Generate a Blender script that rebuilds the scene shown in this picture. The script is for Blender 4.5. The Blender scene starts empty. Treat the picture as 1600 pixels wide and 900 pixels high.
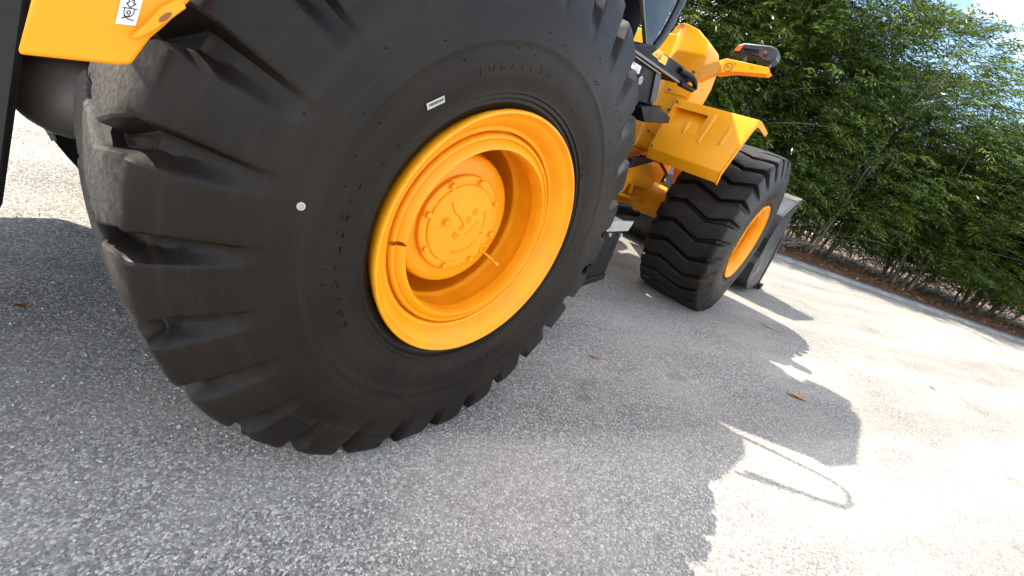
import bpy, math, random
import numpy as np
from mathutils import Matrix, Vector, noise as mnoise

random.seed(7)
rng = np.random.default_rng(7)
S = bpy.context.scene
C = bpy.context.scene.collection
R = math.radians

# ------------------------------------------------------------------ camera
CAM_POS = Vector((-0.8690, -0.7499, 1.1009))
YAW, PITCH, ROLL, FPX = 0.950352, -0.388445, 0.351743, 647.512
fwd = Vector((math.cos(PITCH) * math.sin(YAW), math.cos(PITCH) * math.cos(YAW), math.sin(PITCH)))
rt0 = Vector((math.cos(YAW), -math.sin(YAW), 0))
up0 = rt0.cross(fwd)
rt = math.cos(ROLL) * rt0 + math.sin(ROLL) * up0
up = -math.sin(ROLL) * rt0 + math.cos(ROLL) * up0
cam_d = bpy.data.cameras.new("camera")
cam = bpy.data.objects.new("camera", cam_d)
C.objects.link(cam)
M = Matrix((rt, up, -fwd)).transposed().to_4x4()
M.translation = CAM_POS
cam.matrix_world = M
cam_d.sensor_width = 36.0
cam_d.lens = FPX / 1600 * 36
cam_d.clip_start = 0.02
cam_d.clip_end = 3000
S.camera = cam

# ------------------------------------------------------------------ light
SUN_DIR = Vector((-0.32, 0.62, 1.0)).normalized()          # towards the sun
SUN_EL = math.asin(SUN_DIR.z)
SUN_ROT = math.atan2(SUN_DIR.x, SUN_DIR.y)
w = bpy.data.worlds.new("World")
S.world = w
w.use_nodes = True
nt = w.node_tree
bg = nt.nodes["Background"]
sky = nt.nodes.new("ShaderNodeTexSky")
sky.sky_type = 'NISHITA'
sky.sun_disc = False
sky.sun_elevation = SUN_EL
sky.sun_rotation = SUN_ROT
sky.air_density = 1.0
sky.dust_density = 0.3
sky.ozone_density = 2.0
tc = nt.nodes.new("ShaderNodeTexCoord")
mp = nt.nodes.new("ShaderNodeMapping")
mp.inputs["Scale"].default_value = (1.0, 1.0, 2.2)
mp.inputs["Location"].default_value = (11.9, 6.3, 0)
cn = nt.nodes.new("ShaderNodeTexNoise")
cn.inputs["Scale"].default_value = 2.1
cn.inputs["Detail"].default_value = 7
cn.inputs["Roughness"].default_value = 0.55
cr = nt.nodes.new("ShaderNodeValToRGB")
cr.color_ramp.elements[0].position = 0.50
cr.color_ramp.elements[1].position = 0.62
mx = nt.nodes.new("ShaderNodeMixRGB")
mx.inputs[2].default_value = (14.0, 14.2, 14.6, 1)          # sunlit cloud
L_ = nt.links.new
L_(tc.outputs["Generated"], mp.inputs["Vector"])
L_(mp.outputs[0], cn.inputs["Vector"])
L_(cn.outputs["Fac"], cr.inputs[0])
L_(cr.outputs[0], mx.inputs[0])
L_(sky.outputs[0], mx.inputs[1])
L_(mx.outputs[0], bg.inputs[0])
bg.inputs[1].default_value = 0.145

sd = bpy.data.lights.new("sun", 'SUN')
sd.energy = 3.7
sd.angle = R(0.5)
sd.color = (1.0, 0.95, 0.87)
so = bpy.data.objects.new("sun", sd)
so.rotation_euler = (-SUN_DIR).to_track_quat('-Z', 'Y').to_euler()
so.location = (-5, 9, 15)
C.objects.link(so)

S.view_settings.view_transform = 'Standard'
S.view_settings.look = 'None'
S.view_settings.gamma = 1.0
S.view_settings.exposure = 1.55
S.cycles.max_bounces = 8


# ------------------------------------------------------------------ helpers
def tag(o, label=None, cat=None, group=None, kind=None):
    if label: o["label"] = label
    if cat: o["category"] = cat
    if group: o["group"] = group
    if kind: o["kind"] = kind
    return o


class MB:
    def __init__(s):
        s.v = []; s.f = []

    def add(s, v, f):
        n = len(s.v)
        s.v += [tuple(p) for p in v]
        s.f += [tuple(i + n for i in q) for q in f]
        return s

    def box(s, a, b):
        x0, y0, z0 = a; x1, y1, z1 = b
        return s.add([(x0, y0, z0), (x1, y0, z0), (x1, y1, z0), (x0, y1, z0), (x0, y0, z1), (x1, y0, z1), (x1, y1, z1), (x0, y1, z1)],
                     [(0, 3, 2, 1), (4, 5, 6, 7), (0, 1, 5, 4), (1, 2, 6, 5), (2, 3, 7, 6), (3, 0, 4, 7)])

    def prism(s, pts, vec):
        """closed polygon pts swept along vec"""
        pts = [Vector(p) for p in pts]; vec = Vector(vec); n = len(pts)
        nrm = Vector((0, 0, 0))
        for i in range(n):
            nrm += pts[i].cross(pts[(i + 1) % n])
        if nrm.dot(vec) > 0: pts = pts[::-1]
        v = pts + [p + vec for p in pts]
        f = [tuple(range(n)), tuple(range(2 * n - 1, n - 1, -1))]
        f += [(i, i + n, (i + 1) % n + n, (i + 1) % n) for i in range(n)]
        return s.add(v, f)

    def lathe(s, prof, n=96, a0=0.0, a1=2 * math.pi, c=(0, 0, 0), cap=False):
        """profile of (y, r) turned about the y axis"""
        full = abs(a1 - a0 - 2 * math.pi) < 1e-6
        m = n if full else n + 1
        k = len(prof); v = []; f = []
        for i in range(m):
            a = a0 + (a1 - a0) * i / n
            for (y, r) in prof:
                v.append((c[0] + r * math.cos(a), c[1] + y, c[2] + r * math.sin(a)))
        for i in range(n):
            j = (i + 1) % m
            for q in range(k - 1):
                f.append((i * k + q, i * k + q + 1, j * k + q + 1, j * k + q))
        if not full and cap:
            f.append(tuple(range(k))); f.append(tuple(range(n * k + k - 1, n * k - 1, -1)))
        return s.add(v, f)

    def tube(s, path, r, n=10, caps=True):
        path = [Vector(p) for p in path]
        rs = r if isinstance(r, (list, tuple)) else [r] * len(path)
        v = []; f = []
        ref = None
        for i, p in enumerate(path):
            d = (path[min(i + 1, len(path) - 1)] - path[max(i - 1, 0)]).normalized()
            if ref is None:
                ref = d.orthogonal().normalized()
            ref = (ref - d * ref.dot(d)).normalized()
            b = d.cross(ref)
            for k in range(n):
                a = 2 * math.pi * k / n
                v.append(p + rs[i] * (math.cos(a) * ref + math.sin(a) * b))
        for i in range(len(path) - 1):
            for k in range(n):
                f.append((i * n + k, i * n + (k + 1) % n, (i + 1) * n + (k + 1) % n, (i + 1) * n + k))
        if caps:
            f.append(tuple(range(n - 1, -1, -1))); f.append(tuple(range((len(path) - 1) * n, len(path) * n)))
        return s.add(v, f)

    def cyl(s, a, b, r, n=16):
        return s.tube([a, b], r, n)

    def mesh(s, name, sm=None):
        me = bpy.data.meshes.new(name)
        me.from_pydata(s.v, [], s.f)
        me.update()
        if sm is not None:
            me.shade_smooth()
            me.set_sharp_from_angle(angle=R(sm))
        return me


def put(name, mb, mat, parent=None, bevel=0.0, sm=35, loc=None, seg=2):
    me = mb.mesh(name, sm) if isinstance(mb, MB) else mb
    o = bpy.data.objects.new(name, me)
    C.objects.link(o)
    if mat is not None and not me.materials:
        me.materials.append(mat)
    if loc is not None: o.location = loc
    if parent is not None: under(o, parent)
    if bevel > 0:
        b = o.modifiers.new("bevel", 'BEVEL')
        b.width = bevel; b.segments = seg; b.limit_method = 'ANGLE'; b.angle_limit = R(35)
        b.harden_normals = False
    return o


def world_loc(o):
    l = Vector(o["_w"]) if "_w" in o else Vector(o.location)
    return l


def under(o, parent):
    """parent keeping the world placement (all holders are pure translations)"""
    o.parent = parent
    off = Vector((0, 0, 0)); p = parent
    while p is not None:
        off += Vector(p.location) if p.parent is None else Vector(p.location) + p.matrix_parent_inverse.translation
        p = p.parent
    o.matrix_parent_inverse = Matrix.Translation(-off)


def empty(name, loc):
    o = bpy.data.objects.new(name, None)
    o.location = loc
    o.empty_display_size = 0.2
    C.objects.link(o)
    return o


# ------------------------------------------------------------------ materials
def new_mat(name):
    m = bpy.data.materials.new(name)
    m.use_nodes = True
    return m, m.node_tree, m.node_tree.nodes["Principled BSDF"]


def nd(nt, typ, **kw):
    n = nt.nodes.new(typ)
    for k, v in kw.items(): setattr(n, k, v)
    return n


def simple(name, col, rough=0.5, metal=0.0, var=0.12, scale=9.0, bump=0.0, bscale=60.0, coat=0.0, spec=0.5, rvar=0.12):
    """one paint or plastic: colour with slight soil variation, roughness variation and a fine relief"""
    m, t, p = new_mat(name)
    tcn = nd(t, "ShaderNodeTexCoord")
    n1 = nd(t, "ShaderNodeTexNoise"); n1.inputs["Scale"].default_value = scale; n1.inputs["Detail"].default_value = 6
    t.links.new(tcn.outputs["Object"], n1.inputs["Vector"])
    rp = nd(t, "ShaderNodeValToRGB")
    c = np.array(col)
    rp.color_ramp.elements[0].position = 0.3; rp.color_ramp.elements[1].position = 0.7
    rp.color_ramp.elements[0].color = (*np.clip(c * (1 - var), 0, 1), 1)
    rp.color_ramp.elements[1].color = (*np.clip(c * (1 + var), 0, 1), 1)
    t.links.new(n1.outputs["Fac"], rp.inputs[0])
    t.links.new(rp.outputs[0], p.inputs["Base Color"])
    mr = nd(t, "ShaderNodeMapRange")
    mr.inputs[1].default_value = 0.3; mr.inputs[2].default_value = 0.7
    mr.inputs[3].default_value = max(0.05, rough - rvar); mr.inputs[4].default_value = min(1, rough + rvar)
    t.links.new(n1.outputs["Fac"], mr.inputs[0])
    t.links.new(mr.outputs[0], p.inputs["Roughness"])
    p.inputs["Metallic"].default_value = metal
    p.inputs["Coat Weight"].default_value = coat
    p.inputs["Coat Roughness"].default_value = 0.2
    p.inputs["Specular IOR Level"].default_value = spec
    if bump:
        n2 = nd(t, "ShaderNodeTexNoise"); n2.inputs["Scale"].default_value = bscale; n2.inputs["Detail"].default_value = 4
        t.links.new(tcn.outputs["Object"], n2.inputs["Vector"])
        b = nd(t, "ShaderNodeBump"); b.inputs["Strength"].default_value = bump; b.inputs["Distance"].default_value = 0.01
        t.links.new(n2.outputs["Fac"], b.inputs["Height"])
        t.links.new(b.outputs[0], p.inputs["Normal"])
    return m


def rubber(name, dust):
    """tyre rubber; the worn tread tops carry pale road dust"""
    m, t, p = new_mat(name)
    l = t.links.new
    tcn = nd(t, "ShaderNodeTexCoord")
    sx = nd(t, "ShaderNodeSeparateXYZ"); l(tcn.outputs["Object"], sx.inputs[0])
    cx = nd(t, "ShaderNodeCombineXYZ"); l(sx.outputs[0], cx.inputs[0]); l(sx.outputs[2], cx.inputs[2])
    ln = nd(t, "ShaderNodeVectorMath", operation='LENGTH'); l(cx.outputs[0], ln.inputs[0])
    n1 = nd(t, "ShaderNodeTexNoise"); n1.inputs["Scale"].default_value = 14; n1.inputs["Detail"].default_value = 8
    n1.inputs["Roughness"].default_value = 0.65
    l(tcn.outputs["Object"], n1.inputs["Vector"])
    ad = nd(t, "ShaderNodeMath", operation='MULTIPLY_ADD'); l(n1.outputs["Fac"], ad.inputs[0]); ad.inputs[1].default_value = 0.030; l(ln.outputs["Value"], ad.inputs[2])
    mr = nd(t, "ShaderNodeMapRange", interpolation_type='SMOOTHSTEP')
    l(ad.outputs[0], mr.inputs[0]); mr.inputs[1].default_value = 0.779; mr.inputs[2].default_value = 0.797
    n2 = nd(t, "ShaderNodeTexNoise"); n2.inputs["Scale"].default_value = 90; n2.inputs["Detail"].default_value = 6
    l(tcn.outputs["Object"], n2.inputs["Vector"])
    mr2 = nd(t, "ShaderNodeMapRange"); l(n2.outputs["Fac"], mr2.inputs[0]); mr2.inputs[1].default_value = 0.3; mr2.inputs[2].default_value = 0.7
    mr2.inputs[3].default_value = 0.45; mr2.inputs[4].default_value = 1.0
    mu = nd(t, "ShaderNodeMath", operation='MULTIPLY'); l(mr.outputs[0], mu.inputs[0]); l(mr2.outputs[0], mu.inputs[1])
    mu2 = nd(t, "ShaderNodeMath", operation='MULTIPLY'); l(mu.outputs[0], mu2.inputs[0]); mu2.inputs[1].default_value = dust
    # brownish bloom on the walls
    n3 = nd(t, "ShaderNodeTexNoise"); n3.inputs["Scale"].default_value = 5; n3.inputs["Detail"].default_value = 5
    l(tcn.outputs["Object"], n3.inputs["Vector"])
    rp = nd(t, "ShaderNodeValToRGB"); l(n3.outputs["Fac"], rp.inputs[0])
    rp.color_ramp.elements[0].position = 0.3; rp.color_ramp.elements[0].color = (0.0050, 0.0034, 0.0023, 1)
    rp.color_ramp.elements[1].position = 0.72; rp.color_ramp.elements[1].color = (0.0145, 0.0096, 0.0060, 1)
    # mould-ring streaks and rubbed dust, following the wall round the wheel
    rc = nd(t, "ShaderNodeCombineXYZ")
    r40 = nd(t, "ShaderNodeMath", operation='MULTIPLY'); l(ln.outputs["Value"], r40.inputs[0]); r40.inputs[1].default_value = 60
    l(r40.outputs[0], rc.inputs[0])
    xs_ = nd(t, "ShaderNodeMath", operation='MULTIPLY'); l(sx.outputs[0], xs_.inputs[0]); xs_.inputs[1].default_value = 1.6; l(xs_.outputs[0], rc.inputs[1])
    zs_ = nd(t, "ShaderNodeMath", operation='MULTIPLY'); l(sx.outputs[2], zs_.inputs[0]); zs_.inputs[1].default_value = 1.6; l(zs_.outputs[0], rc.inputs[2])
    nr_ = nd(t, "ShaderNodeTexNoise"); nr_.inputs["Scale"].default_value = 1.0; nr_.inputs["Detail"].default_value = 6; nr_.inputs["Roughness"].default_value = 0.6
    l(rc.outputs[0], nr_.inputs["Vector"])
    mrr = nd(t, "ShaderNodeMapRange"); l(nr_.outputs["Fac"], mrr.inputs[0]); mrr.inputs[1].default_value = 0.50; mrr.inputs[2].default_value = 0.78; mrr.inputs[4].default_value = 0.32
    xr = nd(t, "ShaderNodeMixRGB"); l(mrr.outputs[0], xr.inputs[0]); l(rp.outputs[0], xr.inputs[1]); xr.inputs[2].default_value = (0.034, 0.026, 0.019, 1)
    # scuffs and pale specks
    n4 = nd(t, "ShaderNodeTexNoise"); n4.inputs["Scale"].default_value = 38; n4.inputs["Detail"].default_value = 9; n4.inputs["Roughness"].default_value = 0.8
    l(tcn.outputs["Object"], n4.inputs["Vector"])
    m4 = nd(t, "ShaderNodeMapRange"); l(n4.outputs["Fac"], m4.inputs[0]); m4.inputs[1].default_value = 0.64; m4.inputs[2].default_value = 0.72
    m4.inputs[4].default_value = 0.25
    x1 = nd(t, "ShaderNodeMixRGB"); l(m4.outputs[0], x1.inputs[0]); l(xr.outputs[0], x1.inputs[1]); x1.inputs[2].default_value = (0.11, 0.10, 0.09, 1)
    x2 = nd(t, "ShaderNodeMixRGB"); l(mu2.outputs[0], x2.inputs[0]); l(x1.outputs[0], x2.inputs[1]); x2.inputs[2].default_value = (0.125, 0.110, 0.094, 1)
    l(x2.outputs[0], p.inputs["Base Color"])
    mr5 = nd(t, "ShaderNodeMapRange"); l(mu2.outputs[0], mr5.inputs[0]); mr5.inputs[3].default_value = 0.46; mr5.inputs[4].default_value = 0.85
    l(mr5.outputs[0], p.inputs["Roughness"])
    p.inputs["Specular IOR Level"].default_value = 0.20
    b = nd(t, "ShaderNodeBump"); b.inputs["Strength"].default_value = 0.5; b.inputs["Distance"].default_value = 0.006
    hs = nd(t, "ShaderNodeMath", operation='MULTIPLY_ADD'); l(n2.outputs["Fac"], hs.inputs[0]); l(mu.outputs[0], hs.inputs[1]); l(n1.outputs["Fac"], hs.inputs[2])
    n5 = nd(t, "ShaderNodeTexNoise"); n5.inputs["Scale"].default_value = 45; n5.inputs["Detail"].default_value = 9; n5.inputs["Roughness"].default_value = 0.7
    l(tcn.outputs["Object"], n5.inputs["Vector"])
    h5 = nd(t, "ShaderNodeMath", operation='MULTIPLY_ADD'); l(n5.outputs["Fac"], h5.inputs[0]); l(mu.outputs[0], h5.inputs[1])
    h6 = nd(t, "ShaderNodeMath", operation='MULTIPLY'); l(n5.outputs["Fac"], h6.inputs[0]); h6.inputs[1].default_value = 0.25; l(h6.outputs[0], h5.inputs[2])
    l(h5.outputs[0], b.inputs["Height"]); l(b.outputs[0], p.inputs["Normal"])
    return m


def asphalt(name):
    """pale chip-seal: stones of mixed greys in a worn binder, dusty patches and wheel tracks"""
    m, t, p = new_mat(name)
    l = t.links.new
    g = nd(t, "ShaderNodeNewGeometry")
    def vor(scale, feat='F1'):
        v = nd(t, "ShaderNodeTexVoronoi", feature=feat); v.inputs["Scale"].default_value = scale
        l(g.outputs["Position"], v.inputs["Vector"]); return v
    def noi(scale, det=5, ro=0.5, sc=None):
        n = nd(t, "ShaderNodeTexNoise"); n.inputs["Scale"].default_value = scale; n.inputs["Detail"].default_value = det; n.inputs["Roughness"].default_value = ro
        if sc:
            mm = nd(t, "ShaderNodeMapping"); mm.inputs["Scale"].default_value = sc; mm.vector_type = 'TEXTURE'; mm.inputs['Scale'].default_value = tuple(1 / q for q in sc); mm.inputs['Rotation'].default_value = (0, 0, R(-28)); l(g.outputs["Position"], mm.inputs[0]); l(mm.outputs[0], n.inputs["Vector"])
        else: l(g.outputs["Position"], n.inputs["Vector"])
        return n
    v1 = vor(145); v2 = vor(310); ve = vor(145, 'DISTANCE_TO_EDGE')
    s1 = nd(t, "ShaderNodeSeparateColor"); l(v1.outputs["Color"], s1.inputs[0])
    s2 = nd(t, "ShaderNodeSeparateColor"); l(v2.outputs["Color"], s2.inputs[0])
    rp = nd(t, "ShaderNodeValToRGB"); l(s1.outputs[0], rp.inputs[0])
    e = rp.color_ramp.elements
    e[0].position = 0.0; e[0].color = (0.040, 0.038, 0.037, 1)
    e[1].position = 1.0; e[1].color = (0.79, 0.70, 0.565, 1)
    k = e.new(0.35); k.color = (0.178, 0.157, 0.132, 1)
    k = e.new(0.75); k.color = (0.46, 0.40, 0.315, 1)
    rp2 = nd(t, "ShaderNodeValToRGB"); l(s2.outputs[1], rp2.inputs[0])
    e = rp2.color_ramp.elements
    e[0].color = (0.09, 0.088, 0.088, 1); e[1].color = (0.67, 0.595, 0.48, 1)
    mA = nd(t, "ShaderNodeMixRGB"); mA.inputs[0].default_value = 0.28; l(rp.outputs[0], mA.inputs[1]); l(rp2.outputs[0], mA.inputs[2])
    # joints between stones darker binder
    me_ = nd(t, "ShaderNodeMapRange"); l(ve.outputs["Distance"], me_.inputs[0]); me_.inputs[1].default_value = 0.0; me_.inputs[2].default_value = 0.12
    me_.inputs[3].default_value = 0.8; me_.inputs[4].default_value = 0.0
    mB = nd(t, "ShaderNodeMixRGB"); l(me_.outputs[0], mB.inputs[0]); l(mA.outputs[0], mB.inputs[1]); mB.inputs[2].default_value = (0.13, 0.125, 0.12, 1)
    # dust film in drifts
    n1 = noi(0.9, 6, 0.6); n2 = noi(2.6, 6, 0.6, (0.25, 1.0, 1.0))
    a = nd(t, "ShaderNodeMath", operation='ADD'); l(n1.outputs["Fac"], a.inputs[0]); l(n2.outputs["Fac"], a.inputs[1])
    md = nd(t, "ShaderNodeMapRange"); l(a.outputs[0], md.inputs[0]); md.inputs[1].default_value = 0.85; md.inputs[2].default_value = 1.2
    md.inputs[3].default_value = 0.0; md.inputs[4].default_value = 0.42
    mC = nd(t, "ShaderNodeMixRGB"); l(md.outputs[0], mC.inputs[0]); l(mB.outputs[0], mC.inputs[1]); mC.inputs[2].default_value = (0.47, 0.41, 0.33, 1)
    # darker worn tracks running along the yard
    n3 = noi(1.3, 4, 0.5, (0.10, 1.0, 1.0))
    mt = nd(t, "ShaderNodeMapRange"); l(n3.outputs["Fac"], mt.inputs[0]); mt.inputs[1].default_value = 0.42; mt.inputs[2].default_value = 0.62
    mt.inputs[3].default_value = 0.72; mt.inputs[4].default_value = 1.0
    mD = nd(t, "ShaderNodeVectorMath", operation='SCALE'); l(mC.outputs[0], mD.inputs[0]); l(mt.outputs[0], mD.inputs["Scale"])
    n7 = noi(1.7, 5, 0.65)
    m7 = nd(t, "ShaderNodeMapRange"); l(n7.outputs["Fac"], m7.inputs[0]); m7.inputs[1].default_value = 0.62; m7.inputs[2].default_value = 0.72; m7.inputs[3].default_value = 1.0; m7.inputs[4].default_value = 0.66
    mE = nd(t, "ShaderNodeVectorMath", operation='SCALE'); l(mD.outputs[0], mE.inputs[0]); l(m7.outputs[0], mE.inputs["Scale"])
    l(mE.outputs[0], p.inputs["Base Color"])
    p.inputs["Roughness"].default_value = 0.85
    p.inputs["Specular IOR Level"].default_value = 0.25
    h1 = nd(t, "ShaderNodeMath", operation='MULTIPLY'); l(v1.outputs["Distance"], h1.inputs[0]); h1.inputs[1].default_value = -1.0
    h2 = nd(t, "ShaderNodeMath", operation='ADD'); l(h1.outputs[0], h2.inputs[0]); l(s1.outputs[1], h2.inputs[1])
    b = nd(t, "ShaderNodeBump"); b.inputs["Strength"].default_value = 0.5; b.inputs["Distance"].default_value = 0.0025
    l(h2.outputs[0], b.inputs["Height"]); l(b.outputs[0], p.inputs["Normal"])
    return m


def leafmat(name, lo, hi, trans=0.4):
    m, t, p = new_mat(name)
    l = t.links.new
    at = nd(t, "ShaderNodeAttribute"); at.attribute_name = "tint"
    rp = nd(t, "ShaderNodeValToRGB"); l(at.outputs["Fac"], rp.inputs[0])
    rp.color_ramp.elements[0].color = (*lo, 1); rp.color_ramp.elements[1].color = (*hi, 1)
    l(rp.outputs[0], p.inputs["Base Color"])
    p.inputs["Roughness"].default_value = 0.33
    tr = nd(t, "ShaderNodeBsdfTranslucent")
    sc = nd(t, "ShaderNodeVectorMath", operation='MULTIPLY'); l(rp.outputs[0], sc.inputs[0]); sc.inputs[1].default_value = (2.2, 2.0, 0.9)
    l(sc.outputs[0], tr.inputs["Color"])
    mixs = nd(t, "ShaderNodeMixShader"); mixs.inputs[0].default_value = trans
    out = t.nodes["Material Output"]
    l(p.outputs[0], mixs.inputs[1]); l(tr.outputs[0], mixs.inputs[2]); l(mixs.outputs[0], out.inputs[0])
    return m


YEL = simple("yellow_paint", (0.84, 0.312, 0.005), 0.40, var=0.06, scale=5, bump=0.03, bscale=140, coat=0.0, spec=0.28)
RIMY = simple("rim_paint", (0.84, 0.312, 0.005), 0.42, var=0.07, scale=11, bump=0.02, bscale=120, coat=0.0, spec=0.3)
BLK = simple("black_paint", (0.0045, 0.0045, 0.005), 0.5, var=0.3, scale=12, bump=0.05, spec=0.14)
GRY = simple("charcoal_paint", (0.017, 0.0155, 0.0145), 0.45, var=0.2, scale=6, bump=0.05)
BUK = simple("bucket_paint", (0.022, 0.023, 0.025), 0.42, var=0.2, scale=5, bump=0.06, spec=0.25)
CAST = simple("dull_steel", (0.13, 0.108, 0.088), 0.45, 0.15, var=0.3, scale=7, bump=0.05)
STEEL = simple("galvanised_steel", (0.36, 0.34, 0.31), 0.5, 0.4, var=0.25, scale=30)
PLAS = simple("black_plastic", (0.018, 0.02, 0.023), 0.4, var=0.15)
GLASS = simple("tinted_window", (0.018, 0.026, 0.03), 0.12, var=0.1, rvar=0.02, spec=0.3)
TAPE = simple("lamp_amber", (0.75, 0.12, 0.02), 0.2, var=0.1, rvar=0.03)
WHT = simple("white_sticker", (0.72, 0.72, 0.74), 0.4, var=0.05)
YST = simple("yellow_sticker", (0.80, 0.42, 0.01), 0.4, var=0.06)
INK = simple("print_ink", (0.02, 0.02, 0.02), 0.5)
INKG = simple("grey_print", (0.30, 0.30, 0.31), 0.5)
INKO = simple("orange_print", (0.70, 0.22, 0.02), 0.5)
WHTD = simple("soiled_label", (0.42, 0.40, 0.36), 0.5, var=0.2, scale=80)
INKB = simple("brown_print_and_slot", (0.22, 0.07, 0.01), 0.5)
LENSD = simple("dim_lens", (0.20, 0.045, 0.02), 0.25, rvar=0.03)
RUB_R = rubber("tyre_rubber", 0.85)
RUB_F = rubber("tyre_rubber_clean", 0.10)
GRND = asphalt("chip_seal")
GRIT = simple("grit", (0.36, 0.33, 0.30), 0.85, var=0.75, scale=160)
CONC = simple("kerb_concrete", (0.24, 0.225, 0.20), 0.85, var=0.25, scale=4, bump=0.4, bscale=50)
MULCH = simple("mulch", (0.13, 0.07, 0.045), 0.9, var=0.45, scale=18, bump=0.8, bscale=40)
BARK = simple("bark", (0.20, 0.16, 0.12), 0.85, var=0.35, scale=14, bump=0.5, bscale=40)
DRY = leafmat("dry_leaf", (0.10, 0.045, 0.022), (0.33, 0.16, 0.07), 0.1)
DRYO = simple("fallen_leaf", (0.36, 0.17, 0.07), 0.6, var=0.35, scale=60)
LEAF = leafmat("foliage", (0.012, 0.034, 0.006), (0.125, 0.175, 0.022), 0.32)

# ------------------------------------------------------------------ setting
g = MB().add([(-400, -400, 0), (400, -400, 0), (400, 400, 0), (-400, 400, 0)], [(0, 1, 2, 3)])
tag(put("ground", g, GRND, sm=None), "pale grey chip seal yard lit by hard sun", kind="structure")

KD = Vector((0.692, -0.722, 0)).normalized()      # direction of the kerb
KN = Vector((-KD.y, KD.x, 0))                      # away from the yard
if KN.x < 0: KN = -KN
K0 = Vector((10.85, 0.45, 0))


def kp(t, d, z=0.0):
    p = K0 + KD * t + KN * d
    return Vector((p.x, p.y, z))


# kerb: concrete lengths with recessed joints along one edge line
kb = MB()
t_ = -18.0
while t_ < 30:
    ln_ = 2.4
    sec = [(0.0, -0.02), (0.0, 0.035), (0.05, 0.06), (0.30, 0.075), (0.33, 0.06), (0.33, -0.02)]
    a = [kp(t_ + 0.008, d, z) for d, z in sec]
    kb.prism(a, KD * (ln_ - 0.016))
    t_ += ln_
tag(put("kerb", kb, CONC, bevel=0.006), "low concrete kerb between the yard and the mulch bed", kind="structure")

# mulch bed: a lumpy bank of soil behind the kerb
nx, ny = 150, 24
v = []; f = []
for i in range(nx):
    t = -18 + 48 * i / (nx - 1)
    for j in range(ny):
        d = 0.275 + 18.0 * (j / (ny - 1)) ** 1.6
        z = 0.07 + 0.02 * min(d, 3) + 0.06 * mnoise.noise(Vector((t * 1.3, d * 1.3, 0))) * min(1, (d - 0.275) * 1.5)
        if j == ny - 1: z = -0.05
        v.append(kp(t, d, z))
for i in range(nx - 1):
    for j in range(ny - 1):
        f.append((i * ny + j, (i + 1) * ny + j, (i + 1) * ny + j + 1, i * ny + j + 1))
tag(put("mulch_bed", MB().add(v, f), MULCH), "brown mulch bed under the hedge of trees", kind="structure")


def kites(pos, direc, nor, ln, wd, tint, name, curl=0.0):
    """many leaves as folded kites: arrays of base point, direction, normal, length, width"""
    n = len(pos)
    side = np.cross(direc, nor); side /= np.linalg.norm(side, axis=1, keepdims=True) + 1e-9
    nn = np.cross(side, direc)
    a = pos; b = pos + direc * (ln * 0.45)[:, None] + side * wd[:, None] + nn * (wd * 0.25)[:, None]
    c = pos + direc * ln[:, None] - nn * (ln * curl)[:, None]
    d = pos + direc * (ln * 0.45)[:, None] - side * wd[:, None] + nn * (wd * 0.25)[:, None]
    V = np.stack([a, b, c, d], 1).reshape(-1, 3)
    F = np.arange(4 * n).reshape(-1, 4)
    me = bpy.data.meshes.new(name)
    me.vertices.add(4 * n); me.vertices.foreach_set("co", V.astype(np.float32).ravel())
    me.loops.add(4 * n); me.loops.foreach_set("vertex_index", F.astype(np.int32).ravel())
    me.polygons.add(n)
    me.polygons.foreach_set("loop_start", np.arange(0, 4 * n, 4, dtype=np.int32))
    at = me.attributes.new("tint", 'FLOAT', 'POINT')
    at.data.foreach_set("value", np.repeat(tint, 4).astype(np.float32))
    me.update(); me.validate()
    return me


def unit(a):
    return a / (np.linalg.norm(a, axis=1, keepdims=True) + 1e-9)


# leaf litter: too many to count
n = 9000
t = rng.uniform(-6, 22, n); d = 0.15 + np.abs(rng.normal(0, 1.6, n)) + 0.1
P = np.array([list(kp(a, b, 0.115 + 0.02 * min(b, 3) + 0.03)) for a, b in zip(t, d)])
P[:, 2] += rng.uniform(-0.03, 0.03, n)
D = unit(np.stack([rng.normal(0, 1, n), rng.normal(0, 1, n), rng.normal(0, 0.35, n)], 1))
N = unit(np.stack([rng.normal(0, 0.5, n), rng.normal(0, 0.5, n), np.ones(n)], 1))
litter = kites(P, D, N, rng.uniform(0.05, 0.14, n), rng.uniform(0.008, 0.022, n), rng.uniform(0, 1, n), "leaf_litter")
litter.materials.append(DRY)
o = bpy.data.objects.new("leaf_litter", litter); C.objects.link(o)
tag(o, "dry red brown leaves scattered on the mulch bed", kind="stuff")
# ------------------------------------------------------------------ wheel loader
LOC = Vector((1.67, 1.39, 0))
loader = empty("wheel_loader", LOC)
tag(loader, "orange yellow wheel loader with huge black lugged tyres parked on the pale yard", "wheel loader")
WZ, WX, TW = 0.74, 3.35, 0.63            # axle height, wheelbase, tyre width
PI = math.pi

# ---- tyre: one casting, lugs swept in an S across the tread
half = [(.045, .345), (.026, .356), (.012, .368), (.006, .378), (.006, .386), (.000, .389), (.000, .398), (-.005, .401), (-.005, .412),
        (-.011, .430), (-.015, .455), (-.017, .485), (-.018, .505), (-.0190, .508), (-.0190, .513), (-.018, .518), (-.0175, .540), (-.016, .565), (-.013, .590), (-.009, .610), (-.005, .626),
        (.000, .642), (.007, .664), (.013, .684), (.0185, .703), (.024, .719), (.0285, .7305), (.033, .7385), (.038, .7435), (.046, .7470), (.058, .7492), (.080, .7515),
        (.105, .7535), (.125, .755), (.145, .7562), (.165, .7573), (.185, .758), (.200, .7585), (.215, .759), (.235, .7595), (.255, .760), (.275, .7605), (.300, .761), (.320, .761)]
YC = 0.318
half = [(y, r if r < .6 else .6 + (r - .6) * 1.15) for y, r in half]
prof = half + [(2 * YC - y, r) for (y, r) in half[::-1]]
LUGS, PHASE = 28, R(182)                 # a groove is centred at PHASE
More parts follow.
